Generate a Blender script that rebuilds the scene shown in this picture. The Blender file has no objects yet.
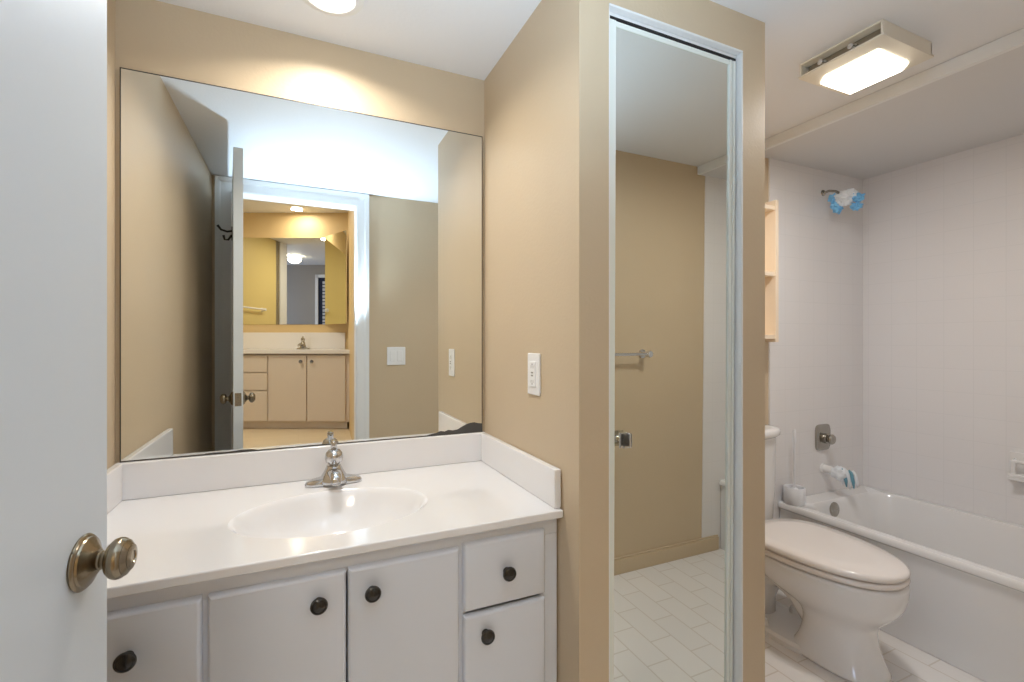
import bpy, bmesh, math, random
from mathutils import Vector, Matrix, noise

S = bpy.context.scene
COL = S.collection
TH = math.radians(24.4)
FPX = 471.0
H = 1.21                      # camera height

# ------------------------------------------------------------------ camera
cd = bpy.data.cameras.new('camera')
cam = bpy.data.objects.new('camera', cd)
COL.objects.link(cam)
cam.location = (0, 0, H)
cam.rotation_euler = (math.radians(90), 0, -TH)
cd.sensor_width = 36
cd.lens = FPX / 1024 * 36
cd.clip_start = 0.02
S.camera = cam

# ------------------------------------------------------------------ world, exposure
w = bpy.data.worlds.new('world')
S.world = w
w.use_nodes = True
w.node_tree.nodes['Background'].inputs[0].default_value = (0.75, 0.85, 1, 1)
w.node_tree.nodes['Background'].inputs[1].default_value = 0.3
S.view_settings.view_transform = 'Standard'
S.view_settings.look = 'None'
S.view_settings.gamma = 1
S.view_settings.use_curve_mapping = False
S.view_settings.exposure = 0.2
S.cycles.max_bounces = 14
S.cycles.glossy_bounces = 10
S.cycles.diffuse_bounces = 8
S.cycles.sample_clamp_indirect = 8


def light(name, kind, loc, power, color, rot=(0, 0, 0), size=0.1, size_y=None, spot=None, blend=0.5):
    l = bpy.data.lights.new(name, kind)
    l.energy = power
    l.color = color
    if kind == 'AREA':
        l.shape = 'RECTANGLE' if size_y else 'DISK'
        l.size = size
        if size_y:
            l.size_y = size_y
    else:
        l.shadow_soft_size = size
    if spot:
        l.spot_size = math.radians(spot)
        l.spot_blend = blend
    o = bpy.data.objects.new(name, l)
    o.location = loc
    o.rotation_euler = rot
    COL.objects.link(o)
    return o


WARM = (1.0, 0.93, 0.83)
SOFT = (1.0, 0.97, 0.95)
COOL = (0.62, 0.81, 1.0)
FLZ = 0.055                   # floor level
CEIL = 2.125
CANX, CANY = 0.076, 1.325
# recessed lamp over the vanity
light('vanity_lamp_light', 'AREA', (CANX, CANY, CEIL - 0.016), 4.4, WARM, size=0.11).data.spread = math.radians(150)
# flush lamp over the toilet
light('flush_lamp_light', 'AREA', (1.642, 0.905, 2.058), 7.5, SOFT, size=0.17, size_y=0.19)
# the photographer's bounced flash, at the doorway, aimed at the ceiling
light('bounce_flash', 'SPOT', (0.22, 0.08, 1.27), 68, COOL, rot=(math.radians(180 - 14), 0, 0), size=0.05, spot=128, blend=0.9)
M2 = Matrix.Translation((0, 3.094, 0)) @ Matrix.Rotation(TH, 4, 'Z')     # second room's own axes


def F(lat, d, z):
    return M2 @ Vector((lat, -d, z))


CE2 = 2.74
FL2 = 0.246
light('second_can_light', 'AREA', F(-2.474, 5.42, CE2 - 0.02), 4.5, (1.0, 0.86, 0.66), size=0.12)
light('dressing_room_light', 'AREA', F(-2.7, 4.2, CE2 - 0.02), 18, (1.0, 0.88, 0.70), size=0.3)
light('bedroom_fill_light', 'AREA', F(-5.9, 2.9, 1.5), 30, (0.55, 0.68, 1.0), rot=(math.radians(90), 0, TH - math.radians(90)), size=0.9, size_y=1.2)  # added cool fill to tint the bedroom blue; this side wall has no window

# ------------------------------------------------------------------ materials
def mat(name, col, rough=0.5, metal=0.0, spec=0.5, bump=0.0, bscale=200, coat=0.0, trans=0.0, emit=None, estr=0, var=0.0):
    m = bpy.data.materials.new(name)
    m.use_nodes = True
    n = m.node_tree.nodes
    L = m.node_tree.links
    b = n['Principled BSDF']
    b.inputs['Base Color'].default_value = (*col, 1)
    b.inputs['Roughness'].default_value = rough
    b.inputs['Metallic'].default_value = metal
    b.inputs['Specular IOR Level'].default_value = spec
    b.inputs['Coat Weight'].default_value = coat
    b.inputs['Coat Roughness'].default_value = 0.08
    b.inputs['Transmission Weight'].default_value = trans
    if emit:
        b.inputs['Emission Color'].default_value = (*emit, 1)
        b.inputs['Emission Strength'].default_value = estr
    tc = n.new('ShaderNodeTexCoord')
    if bump:
        t = n.new('ShaderNodeTexNoise')
        t.inputs['Scale'].default_value = bscale
        t.inputs['Detail'].default_value = 4
        L.new(tc.outputs['Object'], t.inputs['Vector'])
        bp = n.new('ShaderNodeBump')
        bp.inputs['Strength'].default_value = bump
        bp.inputs['Distance'].default_value = 0.002
        L.new(t.outputs['Fac'], bp.inputs['Height'])
        L.new(bp.outputs['Normal'], b.inputs['Normal'])
    if var:
        t = n.new('ShaderNodeTexNoise')
        t.inputs['Scale'].default_value = 2.5
        t.inputs['Detail'].default_value = 3
        L.new(tc.outputs['Object'], t.inputs['Vector'])
        r = n.new('ShaderNodeValToRGB')
        r.color_ramp.elements[0].position = 0.3
        r.color_ramp.elements[1].position = 0.7
        r.color_ramp.elements[0].color = (*[c * (1 - var) for c in col], 1)
        r.color_ramp.elements[1].color = (*[min(1, c * (1 + var)) for c in col], 1)
        L.new(t.outputs['Fac'], r.inputs[0])
        L.new(r.outputs[0], b.inputs['Base Color'])
    return m


def tile_mat(name, tile, grout, w_, h_, plane, offset=0.0, mortar=0.003, rough=0.2, bump=0.3, var=0.02):
    """plane: which world axes carry the tiles ('xz', 'yz', 'xy', 'yx')"""
    m = mat(name, tile, rough)
    n = m.node_tree.nodes
    L = m.node_tree.links
    b = n['Principled BSDF']
    geo = n.new('ShaderNodeNewGeometry')
    sep = n.new('ShaderNodeSeparateXYZ')
    com = n.new('ShaderNodeCombineXYZ')
    L.new(geo.outputs['Position'], sep.inputs[0])
    L.new(sep.outputs['XYZ'.index(plane[0].upper())], com.inputs[0])
    L.new(sep.outputs['XYZ'.index(plane[1].upper())], com.inputs[1])
    br = n.new('ShaderNodeTexBrick')
    br.offset = offset
    br.offset_frequency = 2
    br.squash = 1
    br.inputs['Scale'].default_value = 1
    br.inputs['Mortar Size'].default_value = mortar
    br.inputs['Mortar Smooth'].default_value = 0.3
    br.inputs['Brick Width'].default_value = w_
    br.inputs['Row Height'].default_value = h_
    br.inputs['Bias'].default_value = 0
    br.inputs['Color1'].default_value = (*[c * (1 - var) for c in tile], 1)
    br.inputs['Color2'].default_value = (*[min(1, c * (1 + var)) for c in tile], 1)
    br.inputs['Mortar'].default_value = (*grout, 1)
    L.new(com.outputs[0], br.inputs['Vector'])
    L.new(br.outputs['Color'], b.inputs['Base Color'])
    bp = n.new('ShaderNodeBump')
    bp.invert = True
    bp.inputs['Strength'].default_value = bump
    bp.inputs['Distance'].default_value = 0.002
    L.new(br.outputs['Fac'], bp.inputs['Height'])
    L.new(bp.outputs['Normal'], b.inputs['Normal'])
    return m


M = {}
M['paint'] = mat('tan wall paint', (0.59, 0.472, 0.325), 0.45, bump=0.25, bscale=120, var=0.02)
M['paint3'] = mat('lemon wall paint', (0.72, 0.58, 0.24), 0.5, bump=0.2, bscale=120)
M['paint2'] = mat('wall paint with baked lamp glow', (0.72, 0.55, 0.30), 0.5, bump=0.2, bscale=120)  # warm glow of the far lamps is mixed into this wall colour
M['paint_grey'] = mat('greige wall paint', (0.34, 0.31, 0.27), 0.6, bump=0.2, bscale=120)
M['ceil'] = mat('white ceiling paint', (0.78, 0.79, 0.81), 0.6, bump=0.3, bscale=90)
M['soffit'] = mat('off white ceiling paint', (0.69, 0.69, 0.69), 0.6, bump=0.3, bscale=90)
M['trim'] = mat('white trim paint', (0.80, 0.81, 0.81), 0.35, var=0.01)
M['door'] = mat('white door paint', (0.60, 0.65, 0.70), 0.4, bump=0.08, bscale=60)
M['cab'] = mat('white cabinet lacquer', (0.72, 0.75, 0.82), 0.35, bump=0.05, bscale=60)
M['cab2'] = mat('almond cabinet lacquer', (0.74, 0.67, 0.60), 0.4)
M['marble'] = mat('white cultured marble', (0.84, 0.835, 0.85), 0.12, coat=0.4, var=0.01)
M['porcelain'] = mat('white porcelain', (0.80, 0.795, 0.79), 0.08, coat=0.5)
M['seat'] = mat('bone toilet seat plastic', (0.80, 0.75, 0.71), 0.18, coat=0.2)
M['tub'] = mat('white tub enamel', (0.78, 0.775, 0.77), 0.15, coat=0.3)
M['chrome'] = mat('chrome', (0.80, 0.81, 0.83), 0.07, metal=1)
M['faucet'] = mat('brushed faucet chrome', (0.60, 0.60, 0.61), 0.14, metal=1)
M['nickel'] = mat('aged nickel', (0.42, 0.40, 0.36), 0.22, metal=1)
M['brass'] = mat('antique pewter brass', (0.30, 0.25, 0.18), 0.22, metal=1)
M['bronze'] = mat('dark bronze', (0.018, 0.015, 0.013), 0.25, spec=0.6)
M['black'] = mat('black metal', (0.012, 0.012, 0.012), 0.4)
M['mirror'] = mat('mirror silver', (0.88, 0.90, 0.88), 0.0, metal=1)
M['mirror2'] = mat('closet mirror silver', (0.80, 0.82, 0.77), 0.0, metal=1)
M['mirror_edge'] = mat('dark mirror edge', (0.05, 0.045, 0.04), 0.3)
M['tarnish'] = mat('tarnished silvering', (0.075, 0.072, 0.07), 0.5, var=0.4)
M['plate'] = mat('white plastic plate', (0.86, 0.86, 0.86), 0.3)
M['slot'] = mat('grey slot', (0.30, 0.29, 0.28), 0.6)
M['cream'] = mat('cream shelf paint', (0.84, 0.71, 0.55), 0.4)
M['acrylic'] = mat('clear acrylic', (0.95, 0.95, 0.95), 0.04, trans=0.95)
M['bristle'] = mat('white brush plastic', (0.78, 0.79, 0.82), 0.35)
M['bagwhite'] = mat('white plastic film', (0.78, 0.82, 0.86), 0.35)
M['bagblue'] = mat('blue plastic film', (0.20, 0.52, 0.84), 0.35)
M['teal'] = mat('grey blue cloth', (0.16, 0.36, 0.46), 0.6)
M['lens'] = mat('lit frosted lens', (0.9, 0.9, 0.9), 0.3, emit=(1.0, 0.90, 0.74), estr=7)
M['lens2'] = mat('lit glass bowl', (0.9, 0.9, 0.9), 0.3, emit=(1.0, 0.88, 0.66), estr=12)
M['pan'] = mat('cream lamp metal', (0.78, 0.73, 0.62), 0.35)
M['alu'] = mat('white door frame metal', (0.80, 0.84, 0.80), 0.25)
M['dark'] = mat('black for gap shade and cap', (0.012, 0.010, 0.010), 0.7)  # paints the shade under the closet track; also colours the faucet cap
M['blind'] = mat('white blind slats', (0.55, 0.57, 0.62), 0.5)
M['night'] = mat('dark glass', (0.02, 0.025, 0.05), 0.1)
M['blueceil'] = mat('cool white ceiling paint', (0.62, 0.68, 0.85), 0.6)
M['tile_y'] = tile_mat('white wall tile on end wall', (0.78, 0.765, 0.765), (0.74, 0.73, 0.73), 0.108, 0.108, 'xz', mortar=0.0015, bump=0.15, var=0.003)
M['tile_x'] = tile_mat('white wall tile on long wall', (0.78, 0.765, 0.765), (0.74, 0.73, 0.73), 0.108, 0.108, 'yz', mortar=0.0015, bump=0.15, var=0.003)
M['floor'] = tile_mat('white floor tile', (0.79, 0.765, 0.74), (0.66, 0.61, 0.55), 0.203, 0.102, 'yx', offset=0.5, mortar=0.003, rough=0.3, bump=0.3)
M['floor2'] = tile_mat('pale wood floor', (0.74, 0.64, 0.48), (0.66, 0.55, 0.40), 0.9, 0.09, 'xy', offset=0.5, mortar=0.002, rough=0.4)


# ------------------------------------------------------------------ mesh helpers
def box(bm, x0, x1, y0, y1, z0, z1):
    if x0 > x1: x0, x1 = x1, x0
    if y0 > y1: y0, y1 = y1, y0
    if z0 > z1: z0, z1 = z1, z0
    v = [bm.verts.new(p) for p in ((x0, y0, z0), (x1, y0, z0), (x1, y1, z0), (x0, y1, z0),
                                   (x0, y0, z1), (x1, y0, z1), (x1, y1, z1), (x0, y1, z1))]
    for f in ((0, 3, 2, 1), (4, 5, 6, 7), (0, 1, 5, 4), (1, 2, 6, 5), (2, 3, 7, 6), (3, 0, 4, 7)):
        bm.faces.new([v[i] for i in f])
    return bm


def prism(bm, pts, z0, z1):
    a = [bm.verts.new((x, y, z0)) for x, y in pts]
    b = [bm.verts.new((x, y, z1)) for x, y in pts]
    n = len(pts)
    for i in range(n):
        j = (i + 1) % n
        bm.faces.new((a[i], a[j], b[j], b[i]))
    bm.faces.new(a[::-1])
    bm.faces.new(b)
    return bm


def loft(bm, rings, close0=True, close1=True):
    R = [[bm.verts.new(p) for p in r] for r in rings]
    n = len(R[0])
    for a, b in zip(R, R[1:]):
        for i in range(n):
            j = (i + 1) % n
            bm.faces.new((a[i], a[j], b[j], b[i]))
    if close0: bm.faces.new(R[0][::-1])
    if close1: bm.faces.new(R[-1])
    return bm


def lathe(bm, prof, o, ax, seg=40, closed=True):
    """prof: (radius, height along axis)"""
    ax = Vector(ax).normalized()
    q = Vector((0, 0, 1)).rotation_difference(ax)
    o = Vector(o)
    rings = []
    for r, h in prof:
        r = max(r, 1e-4)
        rings.append([o + q @ Vector((r * math.cos(2 * math.pi * k / seg), r * math.sin(2 * math.pi * k / seg), h)) for k in range(seg)])
    return loft(bm, rings, closed, closed)


def tube(bm, pts, rad, seg=14):
    pts = [Vector(p) for p in pts]
    rad = rad if isinstance(rad, (list, tuple)) else [rad] * len(pts)
    rings = []
    up = None
    for i, p in enumerate(pts):
        t = (pts[min(i + 1, len(pts) - 1)] - pts[max(i - 1, 0)]).normalized()
        if up is None:
            up = Vector((0, 0, 1)) if abs(t.z) < 0.9 else Vector((1, 0, 0))
        a = t.cross(up).normalized()
        b = a.cross(t).normalized()
        up = b
        rings.append([p + rad[i] * (math.cos(2 * math.pi * k / seg) * a + math.sin(2 * math.pi * k / seg) * b) for k in range(seg)])
    return loft(bm, rings)


def superell(cx, cy, ax, ay, z, n=2.0, seg=56, ayb=None):
    """ring in plan; ay toward -y (front), ayb toward +y (back)"""
    out = []
    ayb = ayb or ay
    for k in range(seg):
        t = 2 * math.pi * k / seg
        c, s = math.cos(t), math.sin(t)
        x = abs(c) ** (2 / n) * (1 if c >= 0 else -1) * ax
        y = abs(s) ** (2 / n) * (1 if s >= 0 else -1) * (ayb if s >= 0 else ay)
        out.append((cx + x, cy + y, z))
    return out


def obj(name, bm, m, parent=None, bevel=0.0, smooth=False, subsurf=0, xf=None, label=None, bseg=2, keep=False):
    bmesh.ops.recalc_face_normals(bm, faces=bm.faces)
    if xf is not None:
        bm.transform(xf)
    me = bpy.data.meshes.new(name)
    bm.to_mesh(me)
    bm.free()
    o = bpy.data.objects.new(name, me)
    COL.objects.link(o)
    me.materials.append(M[m] if isinstance(m, str) else m)
    if smooth:
        me.shade_smooth()
    if not keep:
        vs = [v.co for v in me.vertices]
        c = Vector(((min(v.x for v in vs) + max(v.x for v in vs)) / 2, (min(v.y for v in vs) + max(v.y for v in vs)) / 2, min(v.z for v in vs)))
        me.transform(Matrix.Translation(-c))
        o.location = c
    if parent is not None:
        o.parent = parent
        o.location = o.location - wloc(parent)
    if bevel:
        b = o.modifiers.new('bevel', 'BEVEL')
        b.width = bevel
        b.segments = bseg
        b.limit_method = 'ANGLE'
        b.angle_limit = math.radians(50)
        b.harden_normals = True
        me.shade_smooth()
        if smooth is False:
            pass
    if subsurf:
        s = o.modifiers.new('subd', 'SUBSURF')
        s.levels = s.render_levels = subsurf
        me.shade_smooth()
    if smooth == 'angle':
        me.shade_smooth()
        e = o.modifiers.new('edge', 'EDGE_SPLIT')
        e.split_angle = math.radians(38)
    if label:
        o['label'] = label
    return o


def wloc(o):
    v = Vector(o.location)
    while o.parent:
        o = o.parent
        v += Vector(o.location)
    return v


def thing(name, label, cat, loc=(0, 0, 0), group=None):
    o = bpy.data.objects.new(name, None)
    COL.objects.link(o)
    o.empty_display_size = 0.05
    o.location = loc
    return tag(o, label, cat, group)


def tag(o, label, cat, group=None):
    o['label'] = label
    o['category'] = cat
    if group: o['group'] = group
    return o


def struct(name, bm, m, label=None, cat=None, **k):
    o = obj(name, bm, m, **k)
    o['kind'] = 'structure'
    if label: o['label'] = label
    if cat: o['category'] = cat
    return o


def B():
    return bmesh.new()


def dirs(px):
    u = px - 512
    return FPX * math.sin(TH) + u * math.cos(TH), FPX * math.cos(TH) - u * math.sin(TH)


def XY(px, Y):
    a, b = dirs(px)
    return a / b * Y


def ZY(px, py, Y):
    return H - (py - 341) * Y / dirs(px)[1]


# ------------------------------------------------------------------ dimensions
YA = 1.547            # mirror wall
XL = -0.435           # left wall
XB = 0.595            # wall with the outlet
YC = 0.933            # closet front
XC2 = 1.222
XT = 2.105             # tub apron
XR = 2.787
YT = 1.540            # tiled end wall surface
YD = 0.030           # door wall, room side
YDO = -0.090          # its far side
XS = 1.930            # ceiling drop
SOF = 2.084
DW0, DW1, DH = -0.343, 0.326, 2.045      # doorway

# ------------------------------------------------------------------ room shell
struct('floor', box(B(), XL - 0.1, XR + 0.1, YDO - 0.25, YA + 0.1, -0.03, FLZ), 'floor', 'white rectangular tile bathroom floor', 'floor')
struct('ceiling', box(B(), XL - 0.1, XS, YDO, YA + 0.1, CEIL, CEIL + 0.1), 'ceil', 'white ceiling over the vanity and toilet', 'ceiling')
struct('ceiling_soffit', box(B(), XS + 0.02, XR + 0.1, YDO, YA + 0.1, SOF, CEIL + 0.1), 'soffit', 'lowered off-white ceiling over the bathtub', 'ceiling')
struct('trim_1', box(B(), XS, XS + 0.02, YD, YA, SOF - 0.002, CEIL), 'trim', 'white edge band where the ceiling drops over the tub', 'trim', bevel=0.002)
struct('wall_back', box(B(), XL - 0.1, XR + 0.1, YA, YA + 0.1, 0, CEIL), 'paint', 'tan wall behind the vanity mirror', 'wall')
struct('wall_left', box(B(), XL - 0.1, XL, YDO, YA, 0, CEIL), 'paint', 'tan wall left of the vanity', 'wall')
bm = B()
box(bm, 2.05, XR, YT, YA, 0, SOF)
struct('wall_tub_end', bm, 'tile_y', 'white tiled wall carrying the shower fittings', 'wall')
struct('wall_right', box(B(), XR, XR + 0.1, YDO, YA, 0, SOF), 'tile_x', 'white tiled long wall beside the bathtub', 'wall')
bm = B()                                       # door wall
box(bm, XL, DW0 - 0.02, YDO, YD, 0, CEIL)
box(bm, DW0 - 0.02, DW1 + 0.02, YDO, YD, DH + 0.02, CEIL)
box(bm, DW1 + 0.02, 1.985, YDO, YD, 0, CEIL)
struct('wall_front', bm, 'paint', 'tan wall with the doorway', 'wall')
struct('wall_tub_foot', box(B(), 1.985, XR, YDO, YD + 0.004, 0, SOF), 'tile_y', 'white tiled wall at the foot of the tub', 'wall')
# closet box
bm = B()
OX0, OX1, OZ = 0.6785, 1.133, 2.022
box(bm, XB, OX0, YC, YA, 0, CEIL)
box(bm, OX0, OX1, YC, YC + 0.09, OZ, CEIL)
box(bm, OX1, XC2, YC, YA, 0, CEIL)
struct('wall_closet', bm, 'paint', 'tan closet walls around the mirrored closet door', 'wall')
bm = B()
for x0, x1 in ((DW1 + 0.08, 2.10),):
    box(bm, x0, x1, YD, YD + 0.014, FLZ, 0.127)
    box(bm, x0, x1, YD, YD + 0.009, 0.127, 0.136)
struct('baseboard_front', bm, 'paint', 'tan painted baseboard of the door wall', 'baseboard', bevel=0.003)

# doorway jambs and casing
bm = B()
box(bm, DW0 - 0.02, DW0, YDO, YD, 0, DH + 0.02)
box(bm, DW1, DW1 + 0.02, YDO, YD, 0, DH + 0.02)
box(bm, DW0, DW1, YDO, YD, DH, DH + 0.02)
struct('trim_2', bm, 'trim', 'white jambs lining the doorway', 'trim', bevel=0.002)
bm = B()
prof_ = [(0, 0), (0, 0.010), (0.012, 0.017), (0.028, 0.013), (0.052, 0.014), (0.060, 0.020), (0.0795, 0.020), (0.0795, 0)]   # (away from opening, proud of wall)
rings = []
for cxa, cza, sx_, sz_ in ((DW0 + 0.004, 0.0, -1, 0), (DW0 + 0.004, DH - 0.004, -1, 1), (DW1 - 0.004, DH - 0.004, 1, 1), (DW1 - 0.004, 0.0, 1, 0)):
    rings.append([(cxa + sx_ * a, YD + t + 0.0005, cza + sz_ * a) for a, t in prof_])
loft(bm, rings)
struct('trim_3', bm, 'trim', 'white moulded casing around the doorway', 'trim', bevel=0.001)

# ------------------------------------------------------------------ bathroom door leaf
hx, hy, lx, ly = -0.301, 0.034, -0.2175, 0.746
ang = math.atan2(ly - hy, lx - hx)
LEN = math.hypot(lx - hx, ly - hy)
MD = Matrix.Translation((hx, hy, 0)) @ Matrix.Rotation(ang, 4, 'Z')     # x along the leaf, +y is the left face side


def on_door(x, y, z):
    return MD @ Vector((x, y, z))


door = struct('door_1', box(B(), 0, LEN, 0, 0.037, FLZ + 0.012, 2.043), 'door', 'white flush bathroom door standing open', 'door', bevel=0.0015, xf=MD)
kx, kz = LEN - 0.056, 0.958
xa = MD.to_3x3() @ Vector((0, -1, 0))
for side, name in ((-1, 'door_knob'), (1, 'door_knob')):
    a = MD.to_3x3() @ Vector((0, side, 0))
    o = on_door(kx, 0 if side < 0 else 0.037, kz)
    bm = lathe(B(), [(q * 0.88, h_ * 0.85) for q, h_ in [(0, 0), (0.0345, 0), (0.0355, 0.0025), (0.034, 0.005), (0.0315, 0.006), (0.0305, 0.0085), (0.027, 0.010),
                     (0.021, 0.0135), (0.0165, 0.017), (0.013, 0.0185), (0.0, 0.0185)]], o, a, 56)
    ro = obj('rosette', bm, 'brass', door, smooth='angle', label='round stepped brass rose')
    kp = [(0, 0.016), (0.0105, 0.016), (0.0105, 0.019), (0.012, 0.020), (0.012, 0.022), (0.0105, 0.0235), (0.011, 0.027),
          (0.016, 0.0285), (0.021, 0.031), (0.0252, 0.0355), (0.0267, 0.040), (0.0265, 0.0435), (0.0252, 0.0465), (0.0225, 0.0495),
          (0.0228, 0.0505), (0.0195, 0.0530), (0.016, 0.0552), (0.0162, 0.0560), (0.012, 0.0574), (0.008, 0.0578), (0.0075, 0.0565), (0, 0.0565)]
    bm = lathe(B(), [(q * 0.86, h_ * 0.85) for q, h_ in kp], o, a, 56)
    obj(name, bm, 'brass', door, smooth='angle', label='round brass door knob')
bm = box(B(), LEN, LEN + 0.0015, 0.006, 0.031, kz - 0.028, kz + 0.028)
box(bm, LEN, LEN + 0.010, 0.012, 0.025, kz - 0.009, kz + 0.009)
obj('latch_plate', bm, 'brass', door, bevel=0.0008, xf=MD)
# coat hook on the far face
bm = B()
hxk, hz = 0.345, 1.745
box(bm, hxk - 0.012, hxk + 0.012, 0.037, 0.041, hz - 0.035, hz + 0.03)
tube(bm, [(hxk, 0.040, hz + 0.01), (hxk, 0.06, hz + 0.005), (hxk, 0.085, hz + 0.012), (hxk, 0.10, hz + 0.032)], [0.005, 0.005, 0.005, 0.006])
tube(bm, [(hxk, 0.040, hz - 0.01), (hxk, 0.055, hz - 0.035), (hxk, 0.07, hz - 0.035), (hxk, 0.075, hz - 0.015)], [0.005, 0.005, 0.005, 0.006])
h = obj('coat_hook', bm, 'black', None, smooth='angle', xf=MD)
tag(h, 'black double coat hook screwed to the open white door', 'hook')

# ------------------------------------------------------------------ closet mirror door
DY = YC + 0.022
bm = B()
box(bm, OX1 - 0.006, OX1 - 0.0005, YC - 0.001, YC + 0.05, FLZ, OZ - 0.0065)
box(bm, OX0 + 0.0005, OX0 + 0.004, YC + 0.001, YC + 0.05, FLZ, OZ - 0.0065)
box(bm, OX0 + 0.001, OX1 - 0.001, YC - 0.001, YC + 0.05, OZ - 0.006, OZ - 0.0005)
struct('trim_4', bm, 'trim', 'white liner of the closet opening', 'trim', bevel=0.001)
bm = B()
box(bm, OX0 + 0.005, OX1 - 0.007, DY - 0.006, DY + 0.03, OZ - 0.015, OZ - 0.007)
tr = struct('trim_5', bm, 'trim', 'white overhead track of the closet door', 'trim', bevel=0.001)
obj('gap_shade_strip', box(B(), OX0 + 0.006, OX1 - 0.008, DY - 0.005, DY + 0.025, OZ - 0.0215, OZ - 0.0152), 'dark', tr)  # solid black strip standing in for the shade between track and door
d2x0, d2x1, d2z1 = OX0 + 0.006, OX1 - 0.012, OZ - 0.025
TILT = Matrix.Translation((0, DY, 1.1)) @ Matrix.Rotation(math.radians(0.35), 4, 'X') @ Matrix.Translation((0, -DY, -1.1))   # the leaf hangs a hair out of plumb
bm = box(B(), d2x0 + 0.027, d2x1 - 0.024, DY + 0.002, DY + 0.0085, 0.09, d2z1 - 0.010)
d2 = struct('door_2', box(B(), d2x0, d2x1, DY + 0.009, DY + 0.026, 0.07, d2z1), 'alu', 'full height mirrored closet door', 'door', xf=TILT)
obj('mirror_panel', bm, 'mirror2', d2, xf=TILT)
bm = B()
for x0_, x1_ in ((d2x0, d2x0 + 0.026), (d2x1 - 0.023, d2x1 - 0.0125), (d2x1 - 0.0095, d2x1)):
    box(bm, x0_, x1_, DY - 0.003, DY + 0.009, 0.07, d2z1)
box(bm, d2x0 + 0.0265, d2x1 - 0.0235, DY - 0.001, DY + 0.009, d2z1 - 0.013, d2z1)
box(bm, d2x0 + 0.0265, d2x1 - 0.0235, DY - 0.001, DY + 0.009, 0.07, 0.095)
obj('frame', bm, 'alu', d2, bevel=0.0012, xf=TILT)
kx2 = XY(624.5, DY - 0.01)
kz2 = ZY(625, 439, DY)
bm = lathe(B(), [(0, 0), (0.011, 0), (0.011, 0.004), (0.007, 0.006), (0.007, 0.011), (0, 0.011)], (kx2, DY + 0.002, kz2), (0, -1, 0), 24)
kb = obj('knob_base', bm, 'chrome', d2, smooth='angle')
bm = box(B(), kx2 - 0.014, kx2 + 0.014, DY - 0.024, DY - 0.011, kz2 - 0.018, kz2 + 0.018)
obj('square_knob', bm, 'acrylic', d2, bevel=0.004, label='square clear acrylic pull')
bm = box(B(), kx2 - 0.015, kx2 + 0.015, DY - 0.011, DY - 0.008, kz2 - 0.019, kz2 + 0.019)
obj('knob_backing', bm, 'chrome', d2)

# ------------------------------------------------------------------ vanity mirror
mz0, mz1, mx0, mx1 = 0.8945, 1.9215, -0.4215, 0.583
mr = thing('wall_mirror', 'large frameless vanity mirror above the white backsplash', 'mirror', ((mx0 + mx1) / 2, YA, mz0))
obj('glass', box(B(), mx0, mx1, YA - 0.0065, YA - 0.0005, mz0, mz1), 'mirror', mr)
bm = B()
e = 0.0026
box(bm, mx0 - e, mx0, YA - 0.007, YA - 0.0005, mz0, mz1)
box(bm, mx1, mx1 + e, YA - 0.007, YA - 0.0005, mz0, mz1)
box(bm, mx0 - e, mx1 + e, YA - 0.007, YA - 0.0005, mz1, mz1 + e)
box(bm, mx0 - e, mx1 + e, YA - 0.0075, YA - 0.0005, mz0 - 0.003, mz0 + 0.002)
obj('edge', bm, 'mirror_edge', mr)


def patch(pts):
    bm = B()
    prism(bm, pts, 0, 0.0006)
    return bm


RX = Matrix.Translation((0, YA - 0.0068, 0)) @ Matrix.Rotation(math.radians(90), 4, 'X')
random.seed(4)
prof = [(0.583, 0.028), (0.570, 0.030), (0.556, 0.034), (0.540, 0.033), (0.525, 0.029), (0.508, 0.021), (0.495, 0.014), (0.478, 0.012), (0.462, 0.015),
        (0.450, 0.010), (0.435, 0.013), (0.42, 0.008), (0.405, 0.006)]
pts = [(x, mz0 + z) for x, z in prof] + [(0.38, mz0), (0.583, mz0)]
obj('tarnish_patch', patch(pts), 'tarnish', mr, xf=RX, label='dark desilvered patch at the lower right corner')
pts = [(-0.235, mz0)] + [(-0.235 + 0.014 * k, mz0 + 0.005 + random.uniform(-0.002, 0.001)) for k in range(9)] + [(-0.10, mz0)]
obj('tarnish_patch', patch(pts), 'tarnish', mr, xf=RX, label='thin dark desilvered strip low on the left')

# ------------------------------------------------------------------ countertop with moulded basin
CT = 0.7955
CY0 = 1.000
cx0, cx1 = XL + 0.002, 0.5935
SX, SY, SA, SB = 0.083, 1.238, 0.228, 0.160
top = thing('countertop', 'white moulded vanity countertop with oval sink and backsplash', 'countertop', (0.08, 1.25, CT - 0.025))
N = 96


def rect_hit(t, x0, x1, y0, y1):
    c, s = math.cos(t), math.sin(t)
    k = 1e9
    if c > 1e-9: k = min(k, (x1 - SX) / c)
    if c < -1e-9: k = min(k, (x0 - SX) / c)
    if s > 1e-9: k = min(k, (y1 - SY) / s)
    if s < -1e-9: k = min(k, (y0 - SY) / s)
    return (SX + c * k, SY + s * k)


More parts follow.
